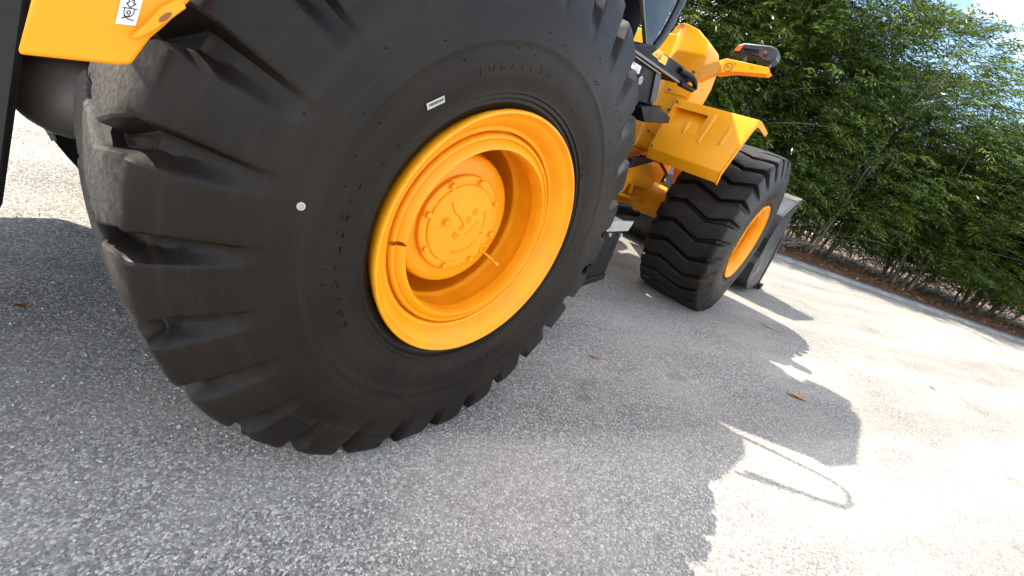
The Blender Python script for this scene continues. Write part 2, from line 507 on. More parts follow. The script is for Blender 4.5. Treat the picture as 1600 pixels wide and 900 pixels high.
pitch = 2 * PI / LUGS


def zig(y):
    x = (y - YC) / YC                     # -1 near shoulder .. 1 far shoulder
    x = max(-1, min(1, x))
    a = abs(x); s = -1 if x < 0 else 1
    if a < .36: q = .23 * (a / .36)
    elif a < .80: q = .23 - .27 * (a - .36) / .44
    else: q = -.04
    return -s * q + .06 * s * 0


def depth(y, r):
    """groove depth below the lug top"""
    if r > .747: return .046
    t = (r - .600) / (.747 - .600)
    t = max(0, min(1, t))
    return .046 * t ** 1.0


def gw(y, r):
    """groove share of the pitch"""
    x = abs((y - YC) / YC)
    if r < .747:
        t = max(0, min(1, (r - .60) / .147)); return .30 + .06 * t
    return .22 + .14 * max(0, (x - .40) / .60)


us = [0, .04, .10, .25, .42, .58, .75, .90, .96, 1]          # inside the lug top
vs = [.10, .20, .30, .42, .58, .70, .80, .90]                # inside the groove
verts = []; ncol = 0
k = len(prof)
# outward normal of the profile
pn = []
arc = [0.0]
for (y0, r0), (y1, r1) in zip(prof, prof[1:]): arc.append(arc[-1] + math.hypot(y1 - y0, r1 - r0))
raw = []
for i in range(k):
    y0, r0 = prof[max(i - 1, 0)]; y1, r1 = prof[min(i + 1, k - 1)]
    dy, dr = y1 - y0, r1 - r0
    L = math.hypot(dy, dr); raw.append((-dr / L, dy / L))
seg_l = [(arc[min(i + 1, k - 1)] - arc[max(i - 1, 0)]) / 2 for i in range(k)]
for i in range(k):                                     # inward direction turns gently round the shoulder, so the grooves never fold
    sy = sr = 0
    for q in range(k):
        wq = math.exp(-((arc[q] - arc[i]) / .045) ** 2) * seg_l[q]
        sy += raw[q][0] * wq; sr += raw[q][1] * wq
    L = math.hypot(sy, sr); pn.append((sy / L, sr / L))
cols = []
for q in range(LUGS):
    cols += [(q, 'l', u) for u in us] + [(q, 'g', u) for u in vs]
rs_ = random.Random(3)
wear = [rs_.uniform(-.003, .0015) for _ in range(LUGS)]
wide = [rs_.uniform(.86, 1.10) for _ in range(LUGS)]
for (q, typ, u) in cols:
    for i, (y, r) in enumerate(prof):
        G = gw(y, r) * (wide[q] if typ == 'g' or u > .5 else wide[q - 1]); dep = depth(y, r)
        if typ == 'l':
            G0 = gw(y, r) * wide[q - 1]; G1 = gw(y, r) * wide[q]
            ph = G0 / 2 + (1 - G0 / 2 - G1 / 2) * u; off = 0.0
            if u in (0, 1): off = -dep * .10
            elif u in (.04, .96): off = -dep * .015
            off += wear[q] * (1 if r > .7 else 0)
            if r > .70 and (u < .12 or u > .88):                 # chipped, rounded-off edges
                ch_ = mnoise.noise(Vector((q * 7.3 + u * 3, y * 38, r * 38)))
                off -= max(0.0, ch_ - .12) * .016
        else:
            ph = -G / 2 + G * u + 1
            e = min(u, 1 - u)
            off = -dep * min(1.0, .10 + .90 * (min(u / .22, 1.0, (1 - u) / (.22 + .30 * max(0, min(1, (.772 - r) / .12))))) ** .8)
        a = PHASE + pitch * (q + ph + zig(y))
        yy = y + pn[i][0] * off; rr_ = r + pn[i][1] * off
        rr_ = rr_ + (.0012 * mnoise.noise(Vector((math.cos(a) * 9, math.sin(a) * 9, y * 9))) if r > .5 else 0)
        verts.append((rr_ * math.cos(a), yy, rr_ * math.sin(a)))
nc = len(cols)
faces = [(c * k + i, ((c + 1) % nc) * k + i, ((c + 1) % nc) * k + i + 1, c * k + i + 1) for c in range(nc) for i in range(k - 1)]
# the loaded tyre flattens and spreads where it stands
def spread(x, y, z):
    s = max(0.0, min(1.0, (-z - .50) / .22)); s = s * s * (3 - 2 * s)
    e = (y - YC) / YC
    return (x, y + .020 * s * (1 if e > 0 else -1) * min(1, abs(e)) ** 2, max(z, -WZ + 0.0015))


verts = [spread(*p_) for p_ in verts]
tyre_me = MB().add(verts, faces).mesh("tyre", 28)

wheel = empty("wheel", Vector((0, 0, WZ)) - LOC)
wheel.parent = loader


def wsub(name, mb, mat, sm=35, bevel=0, seg=2):
    me = mb.mesh(name, sm) if isinstance(mb, MB) else mb
    o = bpy.data.objects.new(name, me); C.objects.link(o); o.parent = wheel
    if not me.materials: me.materials.append(mat)
    if bevel:
        b = o.modifiers.new("bevel", 'BEVEL'); b.width = bevel; b.segments = seg; b.limit_method = 'ANGLE'; b.angle_limit = R(35)
    return o


tyre = wsub("tyre", tyre_me, RUB_R)
tyre.location.x = -.008
rim = MB().lathe([(.09, .335), (.055, .350), (.020, .360), (.004, .365), (-.004, .3655), (-.008, .363), (-.009, .358), (-.006, .354), (.002, .351),
                  (.008, .343), (.018, .332), (.030, .323), (.042, .317), (.050, .312), (.052, .3055), (.050, .302), (.066, .3005), (.074, .298), (.074, .285)], 144)
wsub("rim", rim, RIMY, 40)
ring = MB().lathe([(.072, .2945), (.052, .2945), (.046, .292), (.043, .287), (.043, .284), (.047, .2815), (.049, .2805), (.044, .277), (.037, .268),
                   (.032, .261), (.032, .2585), (.036, .2555), (.060, .2535), (.080, .2535)], 144, R(184.9), R(182.7 + 360), cap=False)
wsub("lock_ring", ring, RIMY, 40)
gut = MB().lathe([(.070, .2955), (.074, .2575), (.082, .266), (.105, .2665), (.150, .2665), (.160, .2645), (.166, .2605), (.171, .2590), (.176, .2590), (.181, .2605), (.187, .2640), (.26, .2640), (.33, .262), (.372, .250), (.384, .23), (.386, .10)], 120)
wsub("rim_well", gut, RIMY, 40)
hub = MB().lathe([(.388, .235), (.36, .220), (.24, .216), (.19, .214), (.168, .2105), (.157, .205), (.152, .197), (.150, .185), (.1495, .156), (.149, .1535), (.136, .1525), (.1335, .150), (.1325, .148),
                  (.1325, .129), (.1335, .127), (.129, .1255), (.1275, .123), (.1272, .10), (.127, .03), (.127, .0001)], 120)
wsub("hub", hub, RIMY, 30)


def hexbolt(cx, cz, y, r, h):
    m = MB(); v = []
    for i in range(6):
        a = PI / 3 * i + cx * 7; v.append((cx + r * math.cos(a), y, cz + r * math.sin(a)))
    m.prism(v, (0, -h, 0))
    m.cyl((cx, y + .0005, cz), (cx, y - .002, cz), r * 1.35, 16)
    return m


for i in range(8):
    a = R(33.5 + 45 * i)
    wsub("hub_bolt", hexbolt(.139 * math.cos(a), .139 * math.sin(a), 0.1325, .0100, .0115), RIMY, 30, .001, 1)
dp = MB()
a = R(-32.5); px_, pz_ = .151 * math.cos(a), .151 * math.sin(a)
dp.lathe([(.1500, .017), (.1300, .0165), (.1270, .0145), (.1265, .0085), (.1300, .0075), (.1345, .0068), (.1345, .0001)], 20, c=(px_, 0, pz_))
wsub("drain_plug", dp, RIMY, 40)
a = R(172); px_, pz_ = .068 * math.cos(a), .068 * math.sin(a)
fp = hexbolt(px_, pz_, .1275, .0095, .009); fp.lathe([(.1275, .0155), (.1235, .015), (.1225, .0135), (.1255, .012)], 24, c=(px_, 0, pz_))
wsub("filler_plug", fp, RIMY, 30, .001, 1)
a = R(-34)
vst = MB().tube([(.150 * math.cos(a), .185, .150 * math.sin(a)), (.185 * math.cos(a), .150, .185 * math.sin(a)), (.205 * math.cos(a), .128, .205 * math.sin(a)), (.226 * math.cos(a - .01), .108, .226 * math.sin(a - .01))], [.0045, .0045, .0045, .0045], 10)
e0 = Vector((.222 * math.cos(a - .01), .111, .222 * math.sin(a - .01)))
vst.tube([e0, e0 + Vector((.012 * math.cos(a), -.012, .012 * math.sin(a)))], .0075, 12)
wsub("valve_stem", vst, RIMY, 40)


# ---- cast lettering
def text_mesh(txt, size, ext):
    cu = bpy.data.curves.new("t", 'FONT')
    cu.body = txt; cu.size = size; cu.extrude = ext; cu.align_x = 'CENTER'; cu.align_y = 'CENTER'; cu.resolution_u = 2
    ob = bpy.data.objects.new("t", cu); C.objects.link(ob)
    bpy.context.view_layer.update()
    dg = bpy.context.evaluated_depsgraph_get()
    me = bpy.data.meshes.new_from_object(ob.evaluated_get(dg))
    V = [tuple(v.co) for v in me.vertices]; F = [tuple(p.vertices) for p in me.polygons]
    C.objects.unlink(ob); bpy.data.objects.remove(ob); bpy.data.curves.remove(cu); bpy.data.meshes.remove(me)
    return V, F


def place_text(mb, txt, size, ext, x, z, ang, y):
    """text standing on the wheel's outer face, reading direction ang in the x-z plane"""
    V, F = text_mesh(txt, size, ext)
    c, s = math.cos(ang), math.sin(ang)
    mb.add([(x + c * a - s * b, y - d, z + s * a + c * b) for a, b, d in V], F)


lt = MB()
dx, dz = .0565 / 3, .078 / 3
for i, ch in enumerate("肥城云宇"):
    place_text(lt, ch, .024, .0022, -.017 + dx * i, -.034 + dz * i, R(54), .1268)
for i, ch in enumerate("YUNYU"):
    place_text(lt, ch, .0145, .0018, .025 + .0085 * i, -.030 + .0105 * i, R(51), .1268)
for i, ch in enumerate("MACHINERY"):
    a = R(-97 + 7.6 * i); place_text(lt, ch, .0135, .0018, .090 * math.cos(a), .090 * math.sin(a), a + PI / 2, .1268)
for i, ch in enumerate("FEICHENG"):
    a = R(-22 + 7.4 * i); place_text(lt, ch, .0135, .0018, .090 * math.cos(a), .090 * math.sin(a), a + PI / 2, .1268)
wsub("hub_lettering", lt, RIMY, 20)["kind"] = "stuff"
ar = MB()
ua = R(141); ux, uz = math.cos(ua), math.sin(ua); wx, wz = -uz, ux
B0 = (.006, .012)
pts = [(0, -.0075), (.050, -.0055), (.050, -.0115), (.090, -.0015), (.090, .0015), (.050, .0115), (.050, .0055), (0, .0075)]
ar.prism([(B0[0] + ux * p + wx * q, .1274, B0[1] + uz * p + wz * q) for p, q in pts], (0, -.0045, 0))
wsub("hub_arrow", ar, RIMY, 20, .0006, 1)

tl = MB()
rT = .462


def wall_y(r):
    for (y0, r0), (y1, r1) in zip(half, half[1:]):
        if r0 <= r <= r1: return y0 + (y1 - y0) * (r - r0) / (r1 - r0)
    return 0


for txt, a0, st, sz in (("23.5-25", 206, -5.0, .045), ("E-3", 172, -4.6, .036), ("TUBELESS", 118, -4.0, .030), ("23.5-25", 28, -5.0, .045), ("TUBELESS", -62, -4.0, .030)):
    for i, ch in enumerate(txt):
        a = R(a0 + st * i)
        place_text(tl, ch, sz, .0013, rT * math.cos(a), rT * math.sin(a), a - PI / 2, wall_y(rT) + .0005)
wsub("tyre_lettering", tl, RUB_R, 20)["kind"] = "stuff"
# small moulding nubs scattered on the wall
nb = MB()
for i in range(70):
    r = rs_.choice((.43, .49, .535, .575, .60)) + rs_.uniform(-.006, .006); a = rs_.uniform(0, 2 * PI)
    x, z, y = r * math.cos(a), r * math.sin(a), wall_y(r)
    nb.tube([(x, y + .001, z), (x + rs_.uniform(-.002, .002), y - .004, z + rs_.uniform(-.002, .002))], [.0013, .0008], 6)
wsub("vent_nubs", nb, BLK, 40)["kind"] = "stuff"


def copy_wheel(loc, flip=False, rub=None):
    w2 = wheel.copy(); C.objects.link(w2)
    w2.parent = loader
    w2.location = Vector(loc) - LOC
    w2.rotation_euler = (0, 0, PI if flip else 0)
    if loc[0] > 1:
        w2.scale = (.966, 1, .966); w2.location.z -= .0245
    for ch in list(wheel.children):
        if flip and ch.name.split('.')[0] not in ("tyre", "rim", "hub"): continue
        c = ch.copy(); C.objects.link(c); c.parent = w2
        if rub is not None and ch.name.split('.')[0] in ("tyre", "tyre_lettering"):
            c.material_slots[0].link = 'OBJECT'; c.material_slots[0].material = rub
    return w2


copy_wheel((WX, 0, WZ), rub=RUB_F)
copy_wheel((WX, 2.78, WZ), True, RUB_F)
copy_wheel((0, 2.78, WZ), True)
# stickers on the near rear tyre only
lx, lz, lang = -.308, 1.060 - WZ, R(33)
r_l = math.hypot(lx, lz)


def wquad(mb, cx, cz, ang, hw, hh, dy=.0, th=.0012):
    c, s = math.cos(ang), math.sin(ang)
    pts = []
    for a, b in ((-hw, -hh), (hw, -hh), (hw, hh), (-hw, hh)):
        x, z = cx + c * a - s * b, cz + s * a + c * b
        pts.append((x, wall_y(math.hypot(x, z)) - .0008 - dy, z))
    mb.prism(pts, (0, -th, 0))


m = MB(); wquad(m, lx, lz, lang, .0225, .0068)
lab = wsub("tyre_label", m, WHTD, 20)
m = MB()
for i in range(11):
    p = -.017 + .0034 * i; h = .0020 + .0010 * ((i * 7) % 3) / 2
    wquad(m, lx + math.cos(lang) * p, lz + math.sin(lang) * p + .0008, lang, .0011, h, .0014, .0004)
wsub("label_print", m, INK, 20)
m = MB().lathe([(wall_y(.549) - .0012, .0080), (wall_y(.549) - .0030, .0074), (wall_y(.549) - .0032, .0001)], 20, c=(-.543, 0, .826 - WZ))
wsub("paint_dot", m, WHTD, 30)
m = MB().lathe([(wall_y(.549) - .0040, .0045), (wall_y(.549) - .0042, .0025)], 16, c=(-.543, 0, .826 - WZ))
wsub("paint_dot_ring", m, INKG, 30)
mk = MB(); a = R(38.4)
for q in (-.012, .012):
    wquad(mk, .398 * math.cos(a) - q * .3, .398 * math.sin(a) + q, a, .008, .008, 0, .003)
wsub("moulded_mark", mk, RUB_R, 20, .001, 1)


def part(name, mb, mat, bevel=.004, parent=loader, sm=35, seg=2):
    return put(name, mb, mat, parent, bevel, sm, seg=seg)


# ---- front fender over the front tyre
prof_f = [(2.437, 1.094), (2.401, 1.172), (2.525, 1.572), (2.575, 1.600), (2.80, 1.625), (3.05, 1.62)]


def fy(z):                                   # the outer edge rakes in a little with height
    return .214 - .03 * (z - 1.18) / .40


fen = MB()
th = .012
# sheet: inner edge runs straight, the step pocket is a hole filled by a sunk tray
U = [.815, .793, .525, None]                  # y stations; None = outer edge
rows = [(2.437, 1.094), (2.401, 1.172), (2.459, 1.362), (2.507, 1.512), (2.525, 1.572), (2.60, 1.576), (2.74, 1.566), (2.90, 1.553)]
V = []
for (x, z) in rows:
    for u in U:
        V.append((x, u if u is not None else fy(min(z, 1.6)), z))
F = []
for i in range(len(rows) - 1):
    for j in range(3):
        if i == 2 and j == 1: continue
        F.append((i * 4 + j, i * 4 + j + 1, (i + 1) * 4 + j + 1, (i + 1) * 4 + j))
fen.add(V, F)
# tray: flush at its foot, 60 mm deep under the top band
i0, i1 = 2 * 4 + 1, 3 * 4 + 1
a0, a1, b1, b0 = V[i0], V[i0 + 1], V[i1 + 1], V[i1]
d1 = (b1[0] + .062, b1[1], b1[2] - .004); d0 = (b0[0] + .062, b0[1], b0[2] - .004)
fen.add([a0, a1, b1, b0, d1, d0], [(0, 1, 4, 5), (3, 5, 4, 2), (1, 2, 4), (0, 5, 3)])
fender = part("front_fender", fen, YEL, 0, sm=20)
sol = fender.modifiers.new("solidify", 'SOLIDIFY'); sol.thickness = .010; sol.offset = -1
bv = fender.modifiers.new("bevel", 'BEVEL'); bv.width = .004; bv.segments = 2; bv.limit_method = 'ANGLE'; bv.angle_limit = R(20)
# turned-down outer edge
ed = MB()
n_ = len(rows)
pa = [(x, fy(min(z, 1.6)) - .001, z) for x, z in rows]
inn = [(2.470, 1.083), (2.437, 1.160), (2.490, 1.345), (2.540, 1.495), (2.566, 1.530), (2.610, 1.536), (2.74, 1.530), (2.89, 1.522)]
pb = [(x, fy(min(z, 1.6)) - .001, z) for x, z in inn]
for i in range(n_ - 1):
    ed.prism([pa[i], pa[i + 1], pb[i + 1], pb[i]], (0, .009, 0))
part("fender_skirt", ed, YEL, 0, parent=fender)


def rib(p, q, wdt=.017, h=.011):
    p, q = Vector(p), Vector(q); n_ = Vector((-1, 0, .316)).normalized(); s = Vector((0, 1, 0))
    m = MB(); d = (q - p).normalized()
    A = [p - s * wdt - d * .01, p + s * wdt - d * .01, q + s * wdt + d * .01, q - s * wdt + d * .01]
    T = [p - s * wdt * .4 + n_ * h + d * .012, p + s * wdt * .4 + n_ * h + d * .012, q + s * wdt * .4 + n_ * h - d * .012, q - s * wdt * .4 + n_ * h - d * .012]
    m.add(A + T, [(4, 7, 6, 5), (0, 4, 5, 1), (1, 5, 6, 2), (2, 6, 7, 3), (3, 7, 4, 0)])
    return m


for p, q in (((2.445, .487, 1.317), (2.511, .474, 1.525)), ((2.454, .335, 1.345), (2.495, .325, 1.474)), ((2.456, .630, 1.351), (2.480, .622, 1.428))):
    part("fender_rib", rib(p, q), YEL, .004, parent=fender, sm=50)
for (y, z) in ((.800, 1.545), (.790, 1.190)):
    x = 2.403 + .316 * (z - 1.18)
    part("fender_bolt", MB().cyl((x, y, z), (x - .014, y, z + .004), .010, 6), CAST, .001, parent=fender)

# ---- front frame tower with a rolled inner corner
tw = MB()
zs = [(1.17, .835), (1.40, .80), (1.53, .79), (1.56, .752), (1.74, .735), (1.90, .752), (1.99, .80), (2.055, .90), (2.08, 1.0)]
rowsV = []
for (z, yr) in zs:
    xr = 2.56 + .03 * (2.08 - z)
    yf = max(.985, yr + .02)
    ring_ = [(xr + .30, yr, z), (xr + .008, yr, z), (xr, yr + .012, z), (xr, yf, z)]
    for q in range(1, 7):
        a = q / 6 * R(52)
        ring_.append((xr + .10 * (1 - math.cos(a)), yf + .10 * math.sin(a), z))
    ring_.append((xr + .34, yf + .10 * math.sin(R(52)) + .20, z))
    rowsV.append(ring_)
kk = len(rowsV[0])
tw.add([p for r_ in rowsV for p in r_], [(i * kk + j, i * kk + j + 1, (i + 1) * kk + j + 1, (i + 1) * kk + j) for i in range(len(rowsV) - 1) for j in range(kk - 1)]
       + [tuple(range((len(rowsV) - 1) * kk, len(rowsV) * kk)), tuple(range(kk - 1, -1, -1))])
tower = part("front_frame", tw, YEL, .003, sm=40)
pl = MB().prism([(2.574, .965, 1.60), (2.574, .775, 1.60), (2.574, .775, 1.79), (2.574, .905, 1.82), (2.574, .965, 1.70)], (-.010, 0, 0))
part("cover_plate", pl, YEL, .003, parent=tower)
pl = MB().prism([(2.582, .975, 1.30), (2.582, .835, 1.26), (2.582, .835, 1.50), (2.582, .955, 1.50)], (-.012, 0, 0))
part("cover_plate", pl, YEL, .003, parent=tower)
for y, z in ((.80, 1.775), (.925, 1.62), (.945, 1.485), (.86, 1.485), (.945, 1.295)):
    part("cover_bolt", MB().cyl((2.59, y, z), (2.545, y, z), .011, 6), CAST, .001, parent=tower)

# ---- lamp arm and turn lamp
am = MB()
face = [(2.500, .595, 1.845), (2.500, .587, 1.893), (2.500, .293, 1.888), (2.500, .266, 1.863), (2.500, .282, 1.845), (2.500, .501, 1.820), (2.500, .609, 1.785)]
am.prism(face, (.010, 0, 0))
am.prism([(2.502, .282, 1.845), (2.502, .501, 1.820), (2.502, .609, 1.785), (2.502, .609, 1.793), (2.502, .501, 1.828), (2.502, .282, 1.853)], (.085, 0, 0))
am.prism([(2.502, .266, 1.863), (2.502, .282, 1.845), (2.502, .290, 1.848), (2.502, .274, 1.866)], (.085, 0, 0))
root = [(2.500, .609, 1.785), (2.500, .587, 1.893), (2.575, .770, 1.835), (2.575, .755, 1.708), (2.560, .720, 1.715)]
am.prism([(2.501, .6085, 1.786), (2.501, .588, 1.892), (2.565, .760, 1.832), (2.565, .750, 1.712)], (.012, .004, 0))
am.prism([(2.503, .6085, 1.786), (2.565, .750, 1.712), (2.565, .750, 1.720), (2.503, .6085, 1.794)], (.080, .02, 0))
arm = part("lamp_arm", am, YEL, .003)
em = MB()
for r0, r1 in ((.030, .0235),):
    n_ = 28; V = []; F = []
    for i in range(n_):
        a = 2 * PI * i / n_
        for rr_ in (r0, r1): V.append((2.4985, .545 + rr_ * math.cos(a) * 1.05, 1.842 + rr_ * math.sin(a)))
    for i in range(n_):
        j = (i + 1) % n_; F.append((i * 2, i * 2 + 1, j * 2 + 1, j * 2))
    em.add(V, F)
Vt, Ft = text_mesh("E9", .030, .0004)
em.add([(2.4980 - c, .546 - a, 1.842 + b) for a, b, c in Vt], Ft)
part("moulded_emblem", em, INKB, 0, parent=arm)
for y, z in ((.515, 1.876), (.395, 1.874)):
    part("arm_bolt", MB().cyl((2.502, y, z), (2.494, y, z), .006, 6), YEL, 0, parent=arm)
part("lamp_stud", MB().cyl((2.54, .475, 1.885), (2.54, .475, 1.945), .011, 10), CAST, 0, parent=arm)
part("lamp_stud", MB().cyl((2.54, .300, 1.880), (2.54, .300, 1.915), .011, 10), CAST, 0, parent=arm)
lm = MB()
hx = 2.50
out = [(.566, 1.928), (.560, 1.962), (.545, 1.992), (.515, 2.006), (.340, 2.016), (.300, 2.006), (.280, 1.985), (.272, 1.945), (.298, 1.915), (.345, 1.918), (.385, 1.934), (.457, 1.943)]
lm.prism([(hx, y, z) for y, z in out], (.115, 0, 0))
turn = part("turn_lamp", lm, PLAS, .010, parent=arm, seg=3)
lens = MB().prism([(hx - .001, .558, 1.945), (hx - .001, .548, 1.986), (hx - .001, .512, 1.990), (hx - .001, .522, 1.948)], (-.007, 0, 0))
part("lamp_lens", lens, TAPE, .003, parent=arm)
lens = MB().lathe([(.0, .013), (-.004, .012), (-.006, .006), (-.0065, .0001)], 16, c=(0, 0, 0))
lens.v = [(hx - .001 + y, .355 + x * 1.0, 1.966 + z) for x, y, z in lens.v]
part("lamp_lens", lens, LENSD, 0, parent=arm)
part("lamp_grille", MB().box((hx - .004, .40, 1.962), (hx + .001, .50, 1.978)), BLK, .001, parent=arm)

# ---- cab: floor box, window, pillar, roof
cb = MB()
cb.box((.76, .78, .80), (1.75, 2.02, 1.60))
cabf = part("cab_floor", cb, BLK, .01)
cb = MB().prism([(.745, .69, 2.10), (1.372, .69, 2.10), (1.372, .69, 3.02), (.80, .69, 2.95), (.74, .69, 2.25)], (0, 1.40, 0)).box((.78, 1.25, 1.60), (1.372, 1.75, 2.098)).box((.80, .80, 1.60), (1.60, 1.24, 2.098))  # last box is black filler for the deeply shaded recess beside the window
cab = part("cab", cb, BLK, .012)
wn = MB().prism([(1.581, .686, 1.648), (1.615, .686, 1.652), (1.66, .686, 1.80), (1.72, .686, 2.2), (1.72, .686, 2.96), (1.376, .686, 2.96), (1.335, .686, 2.10), (1.335, .686, 1.822)], (0, .012, 0))
part("side_window", wn, GLASS, .002, parent=cab)
wf = MB().prism([(1.572, .680, 1.642), (1.584, .680, 1.646), (1.346, .680, 1.824), (1.346, .680, 2.10), (1.334, .680, 2.10), (1.334, .680, 1.816)], (0, .025, 0))
part("window_frame", wf, CAST, .003, parent=cab)
pp = [(1.655, .70, 1.640), (1.690, .70, 1.700), (1.725, .70, 1.760), (1.750, .70, 1.85), (1.765, .70, 1.95), (1.80, .70, 2.3), (1.86, .70, 2.95)]
part("pillar", MB().tube(pp, [.024, .026, .028, .028, .028, .028, .028], 12), PLAS, 0, parent=cab)
pp = [(x, 2.05, z) for x, _, z in pp]
part("pillar", MB().tube(pp, .028, 10), PLAS, 0, parent=cab)
rf = MB().prism([(.78, .645, 2.94), (.98, .645, 3.16), (1.72, .645, 3.17), (1.84, .645, 3.12), (1.86, .645, 2.97), (1.80, .645, 2.93)], (0, 1.49, 0))
part("roof", rf, YEL, .02, parent=cab)
for y0 in (.645, 1.935):  # unseen boxes added to give the cab's ground shadow its front corner
    part("roof_shade_box", MB().box((1.862, y0, 2.84), (2.06, y0 + .20, 3.07)), BLK, .025, parent=cab)
part("fender_shade_block", MB().prism([(1.80, 1.10, 3.07), (1.89, 1.10, 3.06), (2.0, 1.10, 2.83), (2.156, 1.10, 2.73), (2.36, 1.10, 2.55), (2.32, 1.10, 2.48), (1.80, 1.10, 2.60)], (0, .80, 0)), PLAS, .004, parent=cab)  # unseen block added to shade the front fender, leaving its outer corner sunlit
part("windscreen", MB().prism([(1.76, .72, 2.15), (1.775, .72, 2.15), (1.85, .72, 2.92), (1.835, .72, 2.92)], (0, 1.33, 0)), GLASS, 0, parent=cab)

# ---- step platform under the cab door
pf = MB()
pf.prism([(1.080, .500, 1.528), (1.110, .500, 1.545), (1.300, .500, 1.6065), (1.735, .500, 1.630), (1.990, .500, 1.628), (1.841, .500, 1.556), (1.760, .500, 1.552)], (0, .26, 0))
plat = part("step_platform", pf, BLK, .004)
part("platform_lip", MB().prism([(1.080, .488, 1.523), (1.84, .488, 1.546), (1.86, .488, 1.557), (1.080, .488, 1.536)], (0, .012, 0)), CAST, .001, parent=plat)
part("platform_lip", MB().prism([(1.12, .492, 1.511), (1.50, .492, 1.519), (1.50, .492, 1.527), (1.12, .492, 1.519)], (0, .008, 0)), CAST, .001, parent=plat)
st = MB().prism([(1.330, .4985, 1.572), (1.372, .4985, 1.612), (1.440, .4985, 1.614), (1.442, .4985, 1.608), (1.512, .4985, 1.610), (1.515, .4985, 1.572), (1.420, .4985, 1.566), (1.418, .4985, 1.573)], (0, -.0012, 0))
stk = part("warning_sticker", st, YST, 0, parent=plat)
ic = MB()
ic.prism([(1.355, .4970, 1.578), (1.385, .4970, 1.600), (1.395, .4970, 1.578)], (0, -.0006, 0))
part("sticker_print", ic, INKO, 0, parent=plat)
ic = MB()
ic.prism([(1.402, .4970, 1.577), (1.426, .4970, 1.577), (1.426, .4970, 1.582), (1.402, .4970, 1.582)], (0, -.0006, 0))
ic.prism([(1.426, .4970, 1.577), (1.434, .4970, 1.577), (1.436, .4970, 1.604), (1.430, .4970, 1.604)], (0, -.0006, 0))
ic.prism([(1.408, .4970, 1.586), (1.418, .4970, 1.586), (1.416, .4970, 1.596), (1.410, .4970, 1.596)], (0, -.0006, 0))
part("sticker_print", ic, INK, 0, parent=plat)
br = MB()
br.prism([(1.128, .510, 1.520), (1.490, .510, 1.522), (1.590, .510, 1.390), (1.585, .510, 1.371), (1.417, .510, 1.351), (1.200, .510, 1.394)], (0, .24, 0))
brk = part("support_bracket", br, BLK, .006)
part("bracket_foot", MB().prism([(1.395, .470, 1.329), (1.590, .470, 1.378), (1.800, .470, 1.360), (1.808, .470, 1.325), (1.499, .470, 1.268)], (0, .28, 0)), BLK, .005, parent=brk)
part("bracket_rib", MB().prism([(1.455, .500, 1.521), (1.525, .500, 1.521), (1.600, .500, 1.40), (1.530, .500, 1.375)], (0, .010, 0)), GRY, .003, parent=brk)
sw = MB().prism([(1.196, .5085, 1.495), (1.295, .5085, 1.500), (1.300, .5085, 1.459), (1.274, .5085, 1.462), (1.250, .5085, 1.418), (1.214, .5085, 1.415)], (0, -.0012, 0))
part("white_label", sw, WHT, 0, parent=brk)
ic = MB()
for i in range(4):
    ic.prism([(1.235 + .014 * i, .5068, 1.468), (1.240 + .014 * i, .5068, 1.468), (1.240 + .014 * i, .5068, 1.488), (1.235 + .014 * i, .5068, 1.488)], (0, -.0005, 0))
ic.prism([(1.220, .5068, 1.425), (1.238, .5068, 1.425), (1.238, .5068, 1.45), (1.220, .5068, 1.45)], (0, -.0005, 0))
part("label_print", ic, INKG, 0, parent=brk)
part("label_print", MB().prism([(1.204, .5068, 1.484), (1.226, .5068, 1.484), (1.226, .5068, 1.493), (1.204, .5068, 1.493)], (0, -.0005, 0)), INKO, 0, parent=brk)
kn = MB().cyl((1.285, .512, 1.436), (1.285, .478, 1.436), .026, 20)
part("round_knob", kn, BLK, .003, parent=brk)
kn = MB().lathe([(.0, .0205), (-.004, .019), (-.004, .014), (.0, .012), (.0, .007), (-.003, .005), (-.003, .0001)], 20, c=(1.285, .4765, 1.436))
part("knob_cap", kn, STEEL, 0, parent=brk)
hs = [(1.70, .492, 1.600), (1.76, .480, 1.604), (1.85, .470, 1.604), (1.92, .470, 1.592), (1.955, .472, 1.572), (1.93, .475, 1.556), (1.85, .480, 1.550), (1.76, .49, 1.546)]
part("rubber_hose", MB().tube(hs, .016, 12), BLK, 0)

# ---- ladder
ld = MB()
ld.prism([(1.280, .300, .655), (1.505, .300, .668), (1.385, .300, .372), (1.330, .300, .372)], (0, .008, 0))
ladder = part("ladder", MB().prism([(1.275, .312, .660), (1.497, .312, .668), (1.518, .312, .340), (1.290, .312, .325)], (0, .012, 0)), BLK, .003)
td = MB(); xs = np.linspace(1.258, 1.562, 12)
tp = [(1.274, .30, .660), (1.545, .30, .668), (1.566, .30, .726)]
nt_ = 11
for i in range(nt_, -1, -1):
    x = 1.262 + (1.566 - 1.262) * i / nt_
    tp.append((x, .30, .732)); tp.append((x - .012, .30, .722))
td.prism(tp[:-1], (0, .010, 0))
td.box((1.262, .311, .700), (1.560, .52, .712))
part("serrated_tread", td, STEEL, .001, parent=ladder)
for x in (1.335, 1.475):
    part("tread_bolt", MB().cyl((x, .314, .640), (x, .296, .640), .012, 8), STEEL, .001, parent=ladder)
bs = MB().prism([(1.231, .300, .345), (1.515, .300, .372), (1.520, .300, .330), (1.245, .300, .300)], (0, .16, 0))
part("bottom_step", bs, BLK, .006, parent=ladder)
part("step_end", MB().prism([(1.190, .28, .310), (1.225, .28, .300), (1.260, .28, .445), (1.205, .28, .450)], (0, .20, 0)), BLK, .006, parent=ladder)

